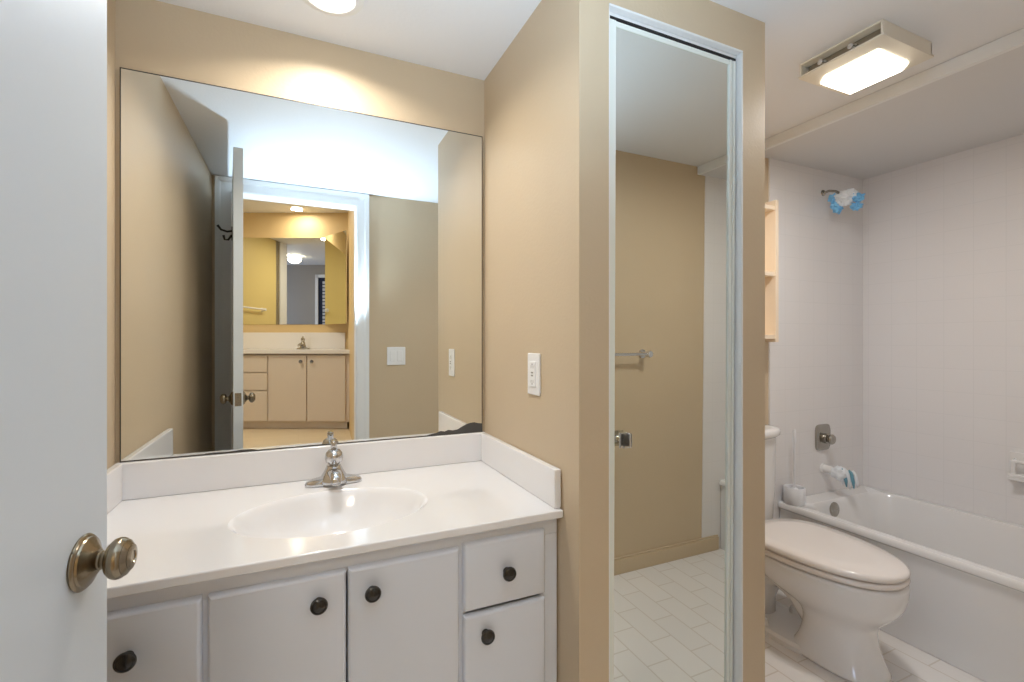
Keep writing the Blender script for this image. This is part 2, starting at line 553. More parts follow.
angs = [2 * math.pi * k / N for k in range(N)]
for cxn, cyn in ((cx0, CY0), (cx1, CY0), (cx0, YA), (cx1, YA)):
    a = math.atan2(cyn - SY, cxn - SX) % (2 * math.pi)
    i = min(range(len(angs)), key=lambda q: abs(angs[q] - a))
    angs[i] = a
bm = B()
ra = [(SX + SA * math.cos(t), SY + SB * math.sin(t), CT) for t in angs]
rb = [(*rect_hit(t, cx0, cx1, CY0, YA - 0.002), CT) for t in angs]
rc = [(x, y, CT - 0.0195) for x, y, z in rb]
rd = [(x, y, CT - 0.0195) for x, y, z in ra]
loft(bm, [ra, rb, rc, rd], False, False)
obj('top_slab', bm, 'marble', top, bevel=0.004, bseg=3)
bm = B()
rings = []
for q, dz in ((1.0, 0.0), (0.985, -0.0015), (0.96, -0.006), (0.93, -0.015), (0.88, -0.035), (0.80, -0.062), (0.68, -0.088), (0.5, -0.108), (0.3, -0.118), (0.1, -0.122)):
    rings.append([(SX + SA * q * math.cos(t), SY + SB * q * math.sin(t), CT + dz) for t in angs])
loft(bm, rings, False, True)
bas = obj('basin', bm, 'marble', top, smooth=True)
bm = lathe(B(), [(0, 0), (0.023, 0), (0.023, 0.003), (0.018, 0.004), (0.017, 0.001), (0, 0.001)], (SX, SY, CT - 0.122), (0, 0, 1), 24)
obj('drain', bm, 'chrome', bas, smooth='angle')
obj('backsplash', box(B(), cx0, cx1, YA - 0.020, YA - 0.0008, CT, 0.893), 'marble', top, bevel=0.004, bseg=3)
obj('side_splash', box(B(), cx1 - 0.019, cx1, CY0 + 0.012, YA - 0.02, CT, 0.893), 'marble', top, bevel=0.004, bseg=3)
obj('side_splash', box(B(), cx0, cx0 + 0.019, CY0 + 0.012, YA - 0.02, CT, 0.893), 'marble', top, bevel=0.004, bseg=3)

# faucet
fx, fy = 0.094, 1.462
fc = thing('faucet', 'chrome single-handle faucet on the white vanity countertop in front', 'faucet', (fx, fy, CT))
bm = B()
rings = []
for z, a, b in ((0, 0.077, 0.024), (0.006, 0.078, 0.026), (0.012, 0.074, 0.0245), (0.017, 0.062, 0.024), (0.021, 0.042, 0.0235), (0.024, 0.026, 0.021)):
    rings.append([(x, y, z_) for x, y, z_ in superell(fx, fy, a, b, CT + z, 2.6, 48)])
loft(bm, rings)
obj('base_plate', bm, 'faucet', fc, smooth=True)
bm = lathe(B(), [(0, 0.006), (0.042, 0.006), (0.040, 0.015), (0.034, 0.026), (0.026, 0.039), (0.021, 0.050), (0.019, 0.055), (0.0, 0.055)], (fx, fy, CT), (0, 0, 1), 36)
obj('body', bm, 'faucet', fc, smooth=True)
bm = B()
rings = []
for dy, dz, a, b in ((0.0, 0.034, 0.020, 0.014), (-0.03, 0.038, 0.019, 0.013), (-0.055, 0.041, 0.0175, 0.012), (-0.075, 0.041, 0.016, 0.012), (-0.086, 0.038, 0.015, 0.012), (-0.093, 0.033, 0.0135, 0.011), (-0.096, 0.026, 0.012, 0.004)):
    rings.append([(fx + a * math.cos(2 * math.pi * k / 24), fy + dy, CT + dz + b * math.sin(2 * math.pi * k / 24)) for k in range(24)])
loft(bm, rings)
sp = obj('spout', bm, 'faucet', fc, smooth=True)
bm = lathe(B(), [(0, 0), (0.0105, 0), (0.0105, 0.014), (0, 0.014)], (fx, fy - 0.082, CT + 0.018), (0, 0, 1), 24)
obj('aerator', bm, 'faucet', sp, smooth='angle')
bm = lathe(B(), [(0, 0.055), (0.012, 0.055), (0.012, 0.060), (0.017, 0.062), (0.0225, 0.068), (0.0248, 0.077), (0.0245, 0.086), (0.0215, 0.094), (0.016, 0.100), (0.007, 0.1025), (0, 0.1025)], (fx, fy, CT), (0, -0.12, 1), 36)
obj('handle', bm, 'faucet', fc, smooth=True, label='round chrome knob handle')
bm = lathe(B(), [(0, 0), (0.006, 0), (0.006, 0.0015), (0, 0.0015)], (fx, fy - 0.020, CT + 0.0985), (0, -0.5, 1), 20)
obj('index_cap', bm, 'dark', fc, label='small dark cap on the handle')
bm = lathe(B(), [(0, 0.098), (0.007, 0.098), (0.009, 0.104), (0.010, 0.122), (0.008, 0.125), (0, 0.125)], (fx, fy, CT), (0, 0.02, 1), 20)
obj('lift_stub', bm, 'faucet', fc, smooth='angle')

# ------------------------------------------------------------------ vanity cabinet
FY = 1.030            # face frame front
DFY = 1.012           # door front
cab = thing('vanity_cabinet', 'white vanity cabinet with dark knobs under the white countertop', 'cabinet', (0.08, 1.25, 0))
bm = B()
xe = [XL + 0.003, XY(107, DFY) - 0.02, XY(201, DFY), XY(207, DFY), XY(346.3, DFY), XY(348.3, DFY), XY(460, DFY), XY(464.5, DFY), XY(546, DFY), 0.591]
zt = CT - 0.020
ztop = ZY(346, 571, DFY)
zr = ztop - 0.012
box(bm, xe[0], xe[9], FY, FY + 0.018, zr, zt)                 # top rail
box(bm, xe[0], xe[1] + 0.01, FY, FY + 0.018, 0.13, zr)
box(bm, xe[2] - 0.008, xe[3] + 0.008, FY, FY + 0.018, 0.13, zr)
box(bm, xe[6] - 0.008, xe[7] + 0.008, FY, FY + 0.018, 0.13, zr)
box(bm, xe[8] - 0.008, xe[9], FY, FY + 0.018, 0.13, zr)
box(bm, xe[0], xe[9], FY, FY + 0.018, 0.105, 0.13)
box(bm, xe[7] + 0.008, xe[8] - 0.008, FY, FY + 0.018, 0.60, 0.635)
box(bm, xe[0], xe[9], FY + 0.05, FY + 0.06, FLZ, 0.104)                  # toe kick
box(bm, xe[0], xe[0] + 0.015, FY + 0.0185, YA - 0.005, FLZ, zt)
box(bm, xe[9] - 0.015, xe[9], FY + 0.0185, YA - 0.005, FLZ, zt)
box(bm, xe[0] + 0.016, xe[9] - 0.016, YA - 0.02, YA - 0.005, FLZ, zt)
box(bm, xe[0] + 0.016, xe[9] - 0.016, FY + 0.0185, YA - 0.021, 0.09, 0.1045)
obj('cabinet_body', bm, 'cab', cab, bevel=0.0015)


def knob(x, z, parent, y=DFY, s=1.0, m='bronze'):
    pr = [(0, 0), (0.0085, 0), (0.0075, 0.003), (0.0058, 0.006), (0.0058, 0.011), (0.010, 0.0135), (0.0158, 0.016), (0.0165, 0.019), (0.0155, 0.0225),
          (0.0125, 0.0245), (0.0118, 0.0236), (0.006, 0.0262), (0, 0.0268)]
    return lathe(B(), [(r * s, h * s) for r, h in pr], (x, y, z), (0, -1, 0), 32)


def front(name, x0, x1, z0, z1, kx, kz):
    bm = B()
    ins = 0.006
    rings = [[(x0, FY, z0), (x1, FY, z0), (x1, FY, z1), (x0, FY, z1)],
             [(x0, DFY + 0.006, z0), (x1, DFY + 0.006, z0), (x1, DFY + 0.006, z1), (x0, DFY + 0.006, z1)],
             [(x0 + ins, DFY, z0 + ins), (x1 - ins, DFY, z0 + ins), (x1 - ins, DFY, z1 - ins), (x0 + ins, DFY, z1 - ins)]]
    loft(bm, rings)
    o = obj(name, bm, 'cab', cab, bevel=0.0012)
    obj('knob', knob(kx, kz, o), 'bronze', o, smooth='angle', label='round dark bronze knob')


KY = DFY - 0.018
front('drawer', xe[1], xe[2], 0.560, ztop, XY(125, KY), ZY(125, 662, KY))
front('drawer', xe[1], xe[2], 0.36, 0.552, XY(125, KY), 0.50)
front('drawer', xe[1], xe[2], 0.14, 0.352, XY(125, KY), 0.25)
front('door', xe[3], xe[4], 0.14, ztop, XY(319, KY), ZY(319, 606, KY))
front('door', xe[5], xe[6], 0.14, ztop + 0.001, XY(373, KY), ZY(373, 594, KY))
front('drawer', xe[7], xe[8], ZY(546, 593.5, DFY), ZY(546, 530, DFY), XY(509.5, KY), ZY(509.5, 574, KY))
front('drawer', xe[7], xe[8], 0.14, ZY(546, 597.5, DFY), XY(488, KY), ZY(488, 637, KY))

# ------------------------------------------------------------------ outlet and switch plates
oy = XB / 1.0
t = XB / dirs(535)[0]
oy = t * dirs(535)[1]
oz = H - 33 * t
pl = thing('outlet_plate', 'white outlet plate on the tan wall beside the mirror', 'outlet', (XB, oy, oz - 0.057))
obj('plate', box(B(), XB - 0.006, XB, oy - 0.036, oy + 0.036, oz - 0.0575, oz + 0.0575), 'plate', pl, bevel=0.003)
obj('socket', box(B(), XB - 0.009, XB - 0.004, oy - 0.017, oy + 0.017, oz - 0.034, oz + 0.034), 'plate', pl, bevel=0.001)
bm = B()
for dz in (-0.02, 0.02):
    for dy in (-0.006, 0.006):
        box(bm, XB - 0.0093, XB - 0.0085, oy + dy - 0.001, oy + dy + 0.001, oz + dz - 0.004, oz + dz + 0.004)
    box(bm, XB - 0.0093, XB - 0.0085, oy - 0.002, oy + 0.002, oz + dz * 1.35 - 0.002, oz + dz * 1.35 + 0.002)
for dz in (-0.004, 0.004):
    box(bm, XB - 0.0096, XB - 0.0085, oy - 0.006, oy + 0.006, oz + dz - 0.002, oz + dz + 0.002)
obj('slots', bm, 'slot', pl)

sx, sz = 0.570, 1.114
pl = thing('switch_plate', 'white double switch plate on the tan wall beside the doorway', 'light switch', (sx, YD, sz - 0.057))
obj('plate', box(B(), sx - 0.058, sx + 0.058, YD, YD + 0.006, sz - 0.0575, sz + 0.0575), 'plate', pl, bevel=0.003)
for dx in (-0.023, 0.023):
    sw = obj('rocker', box(B(), sx + dx - 0.016, sx + dx + 0.016, YD + 0.005, YD + 0.010, sz - 0.033, sz + 0.033), 'plate', pl, bevel=0.002)

# ------------------------------------------------------------------ ceiling lamps
dl = thing('recessed_lamp', 'round recessed ceiling lamp in front of the vanity mirror', 'ceiling lamp', (CANX, CANY, CEIL))
bm = lathe(B(), [(0.060, 0), (0.084, 0), (0.085, -0.004), (0.080, -0.007), (0.064, -0.010), (0.060, -0.006)], (CANX, CANY, CEIL), (0, 0, 1), 48, closed=False)
obj('trim_ring', bm, 'trim', dl, smooth='angle')
bm = lathe(B(), [(0, -0.001), (0.061, -0.001), (0.061, -0.008), (0.045, -0.012), (0, -0.014)], (CANX, CANY, CEIL), (0, 0, 1), 48)
obj('lens', bm, 'lens', dl, smooth='angle')

fl = thing('flush_lamp', 'square cream flush ceiling lamp with lit diffuser above the toilet', 'ceiling lamp', (1.642, 0.905, 2.06))
X0, X1, Y0, Y1 = 1.510, 1.766, 0.782, 1.026
bm = B()
box(bm, X0, X1, Y0, Y1, CEIL - 0.006, CEIL)
box(bm, X1 - 0.006, X1, Y0, Y1, CEIL - 0.045, CEIL - 0.006)
box(bm, X0, X1, Y0, Y0 + 0.006, CEIL - 0.045, CEIL - 0.006)
box(bm, X0, X1, Y1 - 0.006, Y1, CEIL - 0.045, CEIL - 0.006)
obj('housing', bm, 'pan', fl, bevel=0.001)
bm = box(B(), X0 + 0.03, X1 - 0.01, Y0 + 0.01, Y1 - 0.01, CEIL - 0.038, CEIL - 0.007)
obj('reflector', bm, 'nickel', fl)
for yy in (Y0 + 0.09, Y0 + 0.18):
    bm = lathe(B(), [(0, 0), (0.008, 0), (0.008, 0.012), (0.011, 0.016), (0.011, 0.03), (0, 0.03)], (X0 + 0.004, yy, CEIL - 0.026), (1, 0, 0), 20)
    obj('clip', bm, 'chrome', fl, smooth='angle')
bm = B()
g = 0.012
ring_o = [(X0 - 0.002, Y0 - 0.004), (X1 + 0.004, Y0 - 0.004), (X1 + 0.004, Y1 + 0.004), (X0 - 0.002, Y1 + 0.004)]
zf = CEIL - 0.045
loft(bm, [[(x, y, zf + 0.004) for x, y in ring_o], [(x, y, zf - 0.002) for x, y in ring_o],
          [(X0 + 0.028, Y0 + 0.022, zf - 0.014), (X1 - 0.026, Y0 + 0.022, zf - 0.014), (X1 - 0.026, Y1 - 0.022, zf - 0.014), (X0 + 0.028, Y1 - 0.022, zf - 0.014)]])
obj('lamp_frame', bm, 'pan', fl, bevel=0.001)
a0, a1, b0, b1 = X0 + 0.036, X1 - 0.034, Y0 + 0.03, Y1 - 0.028
oct_ = [(a0, b0), (a1 - 0.03, b0), (a1, b0 + 0.03), (a1, b1 - 0.0), (a0 + 0.03, b1), (a0, b1 - 0.03)]
bm = prism(B(), oct_, zf - 0.0205, zf - 0.0145)
obj('diffuser', bm, 'lens', fl, bevel=0.002)

# ------------------------------------------------------------------ bathtub
tb = thing('bathtub', 'white built-in bathtub along the tiled wall', 'bathtub', (2.46, 0.74, 0))
TY0, TY1 = YD + 0.006, YT - 0.001
TX1 = XR - 0.001
RZ = 0.437
bm = B()


def trect(x0, x1, y0, y1, z, r=0.02, seg=8, zb=None):
    out = []
    for cx, cy, a in ((x1 - r, y1 - r, 0), (x0 + r, y1 - r, 90), (x0 + r, y0 + r, 180), (x1 - r, y0 + r, 270)):
        for k in range(seg + 1):
            t = math.radians(a + 90 * k / seg)
            xx = cx + r * math.cos(t)
            zz = z if zb is None else z + (zb - z) * (xx - XT) / (TX1 - XT)
            out.append((xx, cy + r * math.sin(t), zz))
    return out


ZB = 0.430
rings = [trect(XT + 0.012, TX1, TY0, TY1, FLZ, 0.004),
         trect(XT + 0.012, TX1, TY0, TY1, RZ - 0.034, 0.004),
         trect(XT, TX1, TY0, TY1, RZ - 0.027, 0.004),
         trect(XT, TX1, TY0, TY1, RZ - 0.010, 0.004, zb=ZB - 0.01),
         trect(XT + 0.008, TX1, TY0, TY1, RZ, 0.004, zb=ZB),
         trect(XT + 0.045, TX1 - 0.035, TY0 + 0.07, TY1 - 0.085, RZ, 0.10, zb=ZB),
         trect(XT + 0.060, TX1 - 0.045, TY0 + 0.09, TY1 - 0.100, RZ - 0.02, 0.10, zb=ZB - 0.02),
         trect(XT + 0.10, TX1 - 0.065, TY0 + 0.16, TY1 - 0.125, 0.22, 0.10),
         trect(XT + 0.13, TX1 - 0.085, TY0 + 0.24, TY1 - 0.15, 0.11, 0.10),
         trect(XT + 0.17, TX1 - 0.13, TY0 + 0.32, TY1 - 0.20, 0.085, 0.08)]
loft(bm, rings)
obj('tub_shell', bm, 'tub', tb, bevel=0.006, bseg=3)
bm = lathe(B(), [(0, 0), (0.034, 0), (0.034, 0.004), (0.028, 0.008), (0, 0.009)], (XY(834.5, 1.40), 1.402, ZY(834.5, 509.5, 1.40)), (0, -1, 0.1), 32)
ov = obj('overflow_plate', bm, 'nickel', tb, smooth='angle')
for dx in (-0.014, 0.014):
    bm = lathe(B(), [(0, 0), (0.003, 0), (0.002, 0.002), (0, 0.002)], (XY(834.5, 1.40) + dx, 1.3935, ZY(834.5, 509.5, 1.40)), (0, -1, 0.1), 12)
    obj('screw', bm, 'slot', ov)

# valve
vx, vz = XY(822, YT), ZY(822, 437, YT)
vv = thing('shower_valve', 'nickel shower valve on the tiled wall above the tub', 'tap', (vx, YT, vz))
bm = B()
rings = [[(x, YT - dy, z) for x, z in [(vx + q[0] - 0, vz + q[1]) for q in [(p[0], p[1]) for p in superell(0, 0, a, b, 0, 5, 40)]]] for dy, a, b in ((0.0005, 0.058, 0.066), (0.006, 0.058, 0.066), (0.012, 0.050, 0.058), (0.014, 0.03, 0.04))]
loft(bm, rings)
obj('escutcheon', bm, 'nickel', vv, smooth='angle')
bm = lathe(B(), [(0, 0.01), (0.026, 0.01), (0.024, 0.03), (0.016, 0.033), (0.016, 0.036), (0.023, 0.040), (0.026, 0.048), (0.021, 0.055), (0.009, 0.058), (0, 0.058)], (vx + 0.004, YT, vz - 0.004), (0, -1, 0), 28)
obj('handle', bm, 'nickel', vv, smooth='angle')


def crumple(bm, c, rx, ry, rz, seed, amp=0.35, sub=4, fr=22):
    r = bmesh.ops.create_icosphere(bm, subdivisions=sub, radius=1)
    for v in r['verts']:
        n = v.co.normalized()
        k = 1 + amp * noise.noise(n * 2.2 + Vector((seed, 0, 0))) + amp * 0.45 * abs(noise.noise(n * 6 + Vector((0, seed, 0)))) * 2
        v.co = Vector((c[0] + n.x * rx * k, c[1] + n.y * ry * k, c[2] + n.z * rz * k))
    return bm


# shower arm with plastic tied over its head
ax_, az_ = XY(823, YT), ZY(823, 193, YT)
sh = thing('shower', 'nickel shower arm and head high on the tiled wall', 'shower', (ax_, YT, az_))
bm = lathe(B(), [(0, 0), (0.016, 0), (0.014, 0.005), (0.008, 0.008), (0, 0.008)], (ax_, YT, az_), (0, -1, 0), 28)
obj('flange', bm, 'nickel', sh, smooth='angle')
bm = B()
arm = [(ax_, YT, az_), (ax_, YT - 0.03, az_ + 0.002), (ax_ + 0.002, YT - 0.06, az_ - 0.008), (ax_ + 0.004, YT - 0.085, az_ - 0.03)]
tube(bm, arm, 0.0062)
obj('arm', bm, 'nickel', sh, smooth='angle')
bm = lathe(B(), [(0, 0), (0.012, 0), (0.014, 0.015), (0.030, 0.035), (0.032, 0.045), (0, 0.047)], (ax_ + 0.004, YT - 0.08, az_ - 0.026), (0.1, -0.7, -0.7), 28)
obj('head', bm, 'nickel', sh, smooth='angle')
bg = thing('plastic_wrap', 'white and blue crumpled film wrapped over the shower head', 'plastic wrap', (ax_ + 0.02, YT - 0.12, az_ - 0.13))
bm = B()
crumple(bm, (ax_ + 0.010, YT - 0.108, az_ - 0.052), 0.040, 0.048, 0.034, 3.1)
obj('film', bm, 'bagwhite', bg, smooth=False)
for c, r_, sd in (((ax_ + 0.000, YT - 0.070, az_ - 0.088), (0.022, 0.018, 0.030), 1.3), ((ax_ + 0.018, YT - 0.155, az_ - 0.065), (0.025, 0.023, 0.018), 5.7),
                  ((ax_ + 0.018, YT - 0.150, az_ - 0.105), (0.021, 0.019, 0.017), 7.9), ((ax_ - 0.01, YT - 0.055, az_ - 0.045), (0.012, 0.018, 0.02), 9.9)):
    obj('blue_fold', crumple(B(), c, *r_, sd, 0.6, 3), 'bagblue', bg, label='blue fold of film')

# tub spout with cloth
px_, pz_ = XY(823, YT), ZY(823, 468, YT)
ts = thing('tub_spout', 'white tub spout low on the tiled wall below the valve', 'spout', (px_, YT, pz_))
bm = B()
tube(bm, [(px_, YT, pz_), (px_, YT - 0.04, pz_), (px_, YT - 0.08, pz_ - 0.004), (px_, YT - 0.10, pz_ - 0.015)], [0.021, 0.020, 0.019, 0.016], 24)
obj('spout_body', bm, 'porcelain', ts, smooth='angle')
bm = lathe(B(), [(0, 0), (0.026, 0), (0.024, 0.008), (0, 0.008)], (px_, YT, pz_), (0, -1, 0), 28)
obj('spout_flange', bm, 'porcelain', ts, smooth='angle')
cl = thing('wrapped_cloth', 'white cloth with grey blue stripes hanging over the tub spout', 'cloth', (px_, YT - 0.13, pz_ - 0.07))
bm = crumple(B(), (px_ + 0.002, YT - 0.080, pz_ - 0.008), 0.030, 0.034, 0.031, 2.2, 0.3)
obj('cloth_wrap', bm, 'bagwhite', cl, smooth=True)
for k in range(5):
    bm = B()
    o = (px_ - 0.006 + 0.003 * k, YT - 0.078 - 0.015 * k, pz_ + 0.008)
    tube(bm, [(o[0], o[1], o[2] + 0.012), (o[0] + 0.003, o[1] - 0.010, o[2] - 0.004), (o[0] + 0.006, o[1] - 0.016, o[2] - 0.042), (o[0] + 0.008, o[1] - 0.018, o[2] - 0.082 + 0.008 * abs(k - 2))],
         [0.004, 0.0075, 0.0075, 0.003], 10)
    obj('cloth_fold', bm, ('teal' if k % 2 else 'bagwhite'), cl, smooth=True, label='grey blue fold' if k % 2 else 'white fold')

# soap dish on right wall
t = XR / dirs(1018)[0]
dy_, dz_ = t * dirs(1018)[1] - 0.05, H - 126 * t
sd = thing('soap_dish', 'white ceramic soap dish set in the tiled wall over the tub', 'soap dish', (XR, dy_, dz_ - 0.06))
bm = B()
box(bm, XR - 0.010, XR, dy_ - 0.08, dy_ + 0.075, dz_ - 0.062, dz_ + 0.065)
obj('back_plate', bm, 'porcelain', sd, bevel=0.004)
bm = B()
box(bm, XR - 0.055, XR - 0.008, dy_ - 0.07, dy_ + 0.065, dz_ - 0.050, dz_ - 0.035)
box(bm, XR - 0.055, XR - 0.045, dy_ - 0.07, dy_ + 0.065, dz_ - 0.036, dz_ - 0.022)
obj('tray', bm, 'porcelain', sd, bevel=0.004)
bm = B()
tube(bm, [(XR - 0.008, dy_ + 0.055, dz_ + 0.03), (XR - 0.045, dy_ + 0.05, dz_ + 0.03), (XR - 0.045, dy_ - 0.055, dz_ + 0.03), (XR - 0.008, dy_ - 0.06, dz_ + 0.03)], 0.008)
tube(bm, [(XR - 0.045, dy_ + 0.05, dz_ + 0.03), (XR - 0.045, dy_ + 0.05, dz_ - 0.035)], 0.008)
obj('grab_bar', bm, 'porcelain', sd, smooth='angle')

# toilet brush on the tub corner
bx, by = 2.152, 1.488
bz = 0.4375
tbx = thing('toilet_brush', 'white toilet brush standing in its round holder on the tub rim', 'toilet brush', (bx, by, bz))
bm = lathe(B(), [(0, 0), (0.042, 0), (0.045, 0.004), (0.046, 0.075), (0.043, 0.079), (0.040, 0.076), (0.038, 0.010), (0, 0.010)], (bx, by, bz), (0, 0, 1), 40)
obj('holder', bm, 'bristle', tbx, smooth='angle')
bm = lathe(B(), [(0, 0.03), (0.006, 0.03), (0.0045, 0.08), (0.0045, 0.28), (0.0075, 0.295), (0.008, 0.342), (0.006, 0.351), (0, 0.352)], (bx, by, bz), (0, 0, 1), 20)
obj('handle', bm, 'bristle', tbx, smooth='angle')
bm = lathe(B(), [(0, 0.012), (0.024, 0.014), (0.028, 0.03), (0.026, 0.06), (0.012, 0.072), (0, 0.073)], (bx, by, bz), (0, 0, 1), 24)
obj('brush_head', bm, 'bristle', tbx, smooth='angle')

# ------------------------------------------------------------------ shelf over the toilet
n0, n1, ny, nz0, nz1 = 1.60, 1.99, 1.45, 1.205, 1.850
sf = thing('wall_shelf', 'cream open wall shelf above the toilet tank', 'shelf', ((n0 + n1) / 2, YA, nz0))
bm = B()
obj('side_board', box(B(), n0, n0 + 0.02, ny, YA - 0.001, nz0, nz1), 'cream', sf, bevel=0.001)
obj('side_board', box(B(), n1 - 0.02, n1, ny, YA - 0.001, nz0, nz1), 'cream', sf, bevel=0.001)
obj('back_board', box(B(), n0 + 0.02, n1 - 0.02, YA - 0.008, YA - 0.001, nz0, nz1), 'cream', sf)
for z in (nz0 + 0.015, nz0 + 0.30, nz1 - 0.045):
    obj('shelf_board', box(B(), n0 + 0.02, n1 - 0.02, ny + 0.004, YA - 0.008, z, z + 0.018), 'cream', sf, bevel=0.001)

# ------------------------------------------------------------------ toilet
tx = 1.787
to = thing('toilet', 'white toilet with closed bone lid beside the bathtub', 'toilet', (tx, 1.2, 0))
LT = 0.452


def egg(s, z, dy=0.0, fr=0.352, bk=0.165, hw=0.189, cy=1.215, n=2.25):
    return superell(tx, cy + dy, hw * s, fr * s, z, n, 64, bk * s)


bm = B()
loft(bm, [egg(0.96, LT - 0.024), egg(0.995, LT - 0.022), egg(1.0, LT - 0.014), egg(0.992, LT - 0.006), egg(0.965, LT - 0.001), egg(0.7, LT + 0.002), egg(0.3, LT + 0.003)])
obj('lid', bm, 'seat', to, smooth=True)
bm = B()
loft(bm, [egg(0.955, LT - 0.048), egg(0.99, LT - 0.046), egg(1.0, LT - 0.038), egg(0.995, LT - 0.030), egg(0.97, LT - 0.028)])
obj('seat', bm, 'seat', to, smooth=True)
bm = box(B(), tx - 0.10, tx + 0.10, 1.335, 1.372, LT - 0.05, LT - 0.008)
obj('hinge', bm, 'seat', to, bevel=0.008)
# bowl: one lofted body from foot to rim
bm = B()


def bring(z, hw, yf, yb, n=2.3):
    cy = (yf + yb) / 2 + (yb - yf) * 0.10
    return superell(tx, cy, hw, cy - yf, z, n, 64, yb - cy)




def bri(z, hw, yf, yb, n=2.3):
    return bring(FLZ + z * (0.403 - FLZ) / 0.403, hw, yf, yb, n)


loft(bm, [bri(0.0, 0.112, 0.912, 1.22, 2.6), bri(0.012, 0.112, 0.912, 1.22, 2.6), bri(0.04, 0.104, 0.925, 1.20, 2.5), bri(0.09, 0.094, 0.942, 1.185, 2.4),
          bri(0.15, 0.088, 0.952, 1.175, 2.3), bri(0.195, 0.093, 0.950, 1.185, 2.3), bri(0.225, 0.112, 0.930, 1.22, 2.2), bri(0.255, 0.138, 0.902, 1.28, 2.2),
          bri(0.29, 0.162, 0.878, 1.36, 2.2), bri(0.33, 0.178, 0.866, 1.41, 2.2), bri(0.372, 0.185, 0.861, 1.43, 2.2), bri(0.395, 0.184, 0.862, 1.43, 2.2), bri(0.403, 0.176, 0.872, 1.42, 2.2)])
obj('bowl', bm, 'porcelain', to, subsurf=1)
bm = B()
loft(bm, [superell(tx, 1.30, 0.118, 0.25, FLZ + 0.0005, 3.2, 64, 0.18), superell(tx, 1.30, 0.118, 0.25, FLZ + 0.018, 3.2, 64, 0.18), superell(tx, 1.30, 0.108, 0.24, FLZ + 0.028, 3.0, 64, 0.17)])
obj('foot', bm, 'porcelain', to, smooth='angle')
bm = B()
tube(bm, [(tx, 1.14, 0.15), (tx, 1.20, 0.235), (tx, 1.28, 0.275), (tx, 1.35, 0.25), (tx, 1.39, 0.16), (tx, 1.40, FLZ + 0.01)], [0.05, 0.058, 0.062, 0.064, 0.062, 0.07], 28)
obj('trapway', bm, 'porcelain', to, smooth=True)
bm = box(B(), tx - 0.155, tx + 0.155, 1.33, 1.52, 0.30, 0.402)
obj('tank_shelf', bm, 'porcelain', to, bevel=0.025, bseg=4)
for sgn in (-1, 1):
    bm = lathe(B(), [(0, 0.0), (0.022, 0.0), (0.018, 0.03), (0.014, 0.045), (0.006, 0.051), (0, 0.052)], (tx + sgn * 0.092, 1.30, FLZ + 0.004), (0, 0, 1), 20)
    obj('bolt_cap', bm, 'porcelain', to, smooth='angle')
bm = B()


def tankring(z, hw, yf):
    return superell(tx, 1.485, hw, 1.485 - yf - 0.04, z, 2.4, 64, 0.058)


loft(bm, [tankring(0.40, 0.150, 1.365), tankring(0.43, 0.163, 1.355), tankring(0.62, 0.170, 1.345), tankring(0.790, 0.172, 1.343)])
obj('tank', bm, 'porcelain', to, smooth='angle')
bm = B()
loft(bm, [tankring(0.7905, 0.178, 1.338), tankring(0.800, 0.189, 1.328), tankring(0.818, 0.190, 1.327), tankring(0.826, 0.180, 1.336), tankring(0.828, 0.15, 1.36)])
obj('tank_lid', bm, 'porcelain', to, smooth=True)

# ------------------------------------------------------------------ towel bar on door wall
bz_ = 1.135
tbar = thing('towel_bar', 'chrome towel bar on the tan door wall, seen in the closet mirror', 'towel bar', (1.3, YD, bz_))
bm = B()
tube(bm, [(1.03, YD + 0.055, bz_), (1.56, YD + 0.055, bz_)], 0.008)
obj('bar', bm, 'chrome', tbar, smooth='angle')
for x in (1.02, 1.57):
    bm = lathe(B(), [(0, 0), (0.022, 0), (0.022, 0.006), (0.011, 0.012), (0.009, 0.038), (0.016, 0.044), (0.018, 0.055), (0.015, 0.066), (0, 0.068)], (x, YD, bz_), (0, 1, 0), 28)
    obj('post', bm, 'chrome', tbar, smooth='angle')

# ------------------------------------------------------------------ second room, seen through the doorway in the mirror
def fl2(lat, d):
    p = F(lat, d, 0)
    return (p.x, p.y)


pA, pB, pC = fl2(-3.6, 5.63), fl2(-1.965, 5.63), fl2(-1.335, 4.0)
pD, pE = (0.62, YDO), (XL - 0.1, YDO)
pF, pG, pH, pI = fl2(-2.9, 1.76), fl2(-6.0, 1.76), fl2(-6.0, 3.95), fl2(-3.6, 3.95)


def wall(name, a, b, m, label, z0=0.0, z1=CE2, th=0.1, side=1, e0=0.0, e1=0.0):
    a, b = Vector(a), Vector(b)
    d = (b - a).normalized()
    n = Vector((-d.y, d.x)) * th * side
    a, b = a - d * e0, b + d * e1
    bm = prism(B(), [tuple(a), tuple(b), tuple(b + n), tuple(a + n)], z0, z1)
    return struct(name, bm, m, label, 'wall')


# polygon order A,B,C,D,E,F,G,H,I runs counter-clockwise seen from above? outside side resolved by sign of area
poly = [pA, pB, pC, pD, pE, pF, pG, pH, pI]
area = sum(poly[i][0] * poly[(i + 1) % 9][1] - poly[(i + 1) % 9][0] * poly[i][1] for i in range(9))
sd_ = -1 if area > 0 else 1
wall('wall_second_back', pA, pB, 'paint2', 'golden wall behind the far vanity', side=sd_, e0=0.1, e1=0.1)
wall('wall_second_right', pB, pC, 'paint2', 'golden wall right of the far vanity', side=sd_)
wall('wall_hall_right', pC, pD, 'paint2', 'golden hall wall beyond the doorway', side=sd_)
bm = B()
box(bm, pE[0], DW0 - 0.02, YDO - 0.02, YDO - 0.0005, 0, CE2)
box(bm, DW0 - 0.02, DW1 + 0.02, YDO - 0.02, YDO - 0.0005, DH + 0.02, CE2)
box(bm, DW1 + 0.02, pD[0] + 0.1, YDO - 0.02, YDO - 0.0005, 0, CE2)
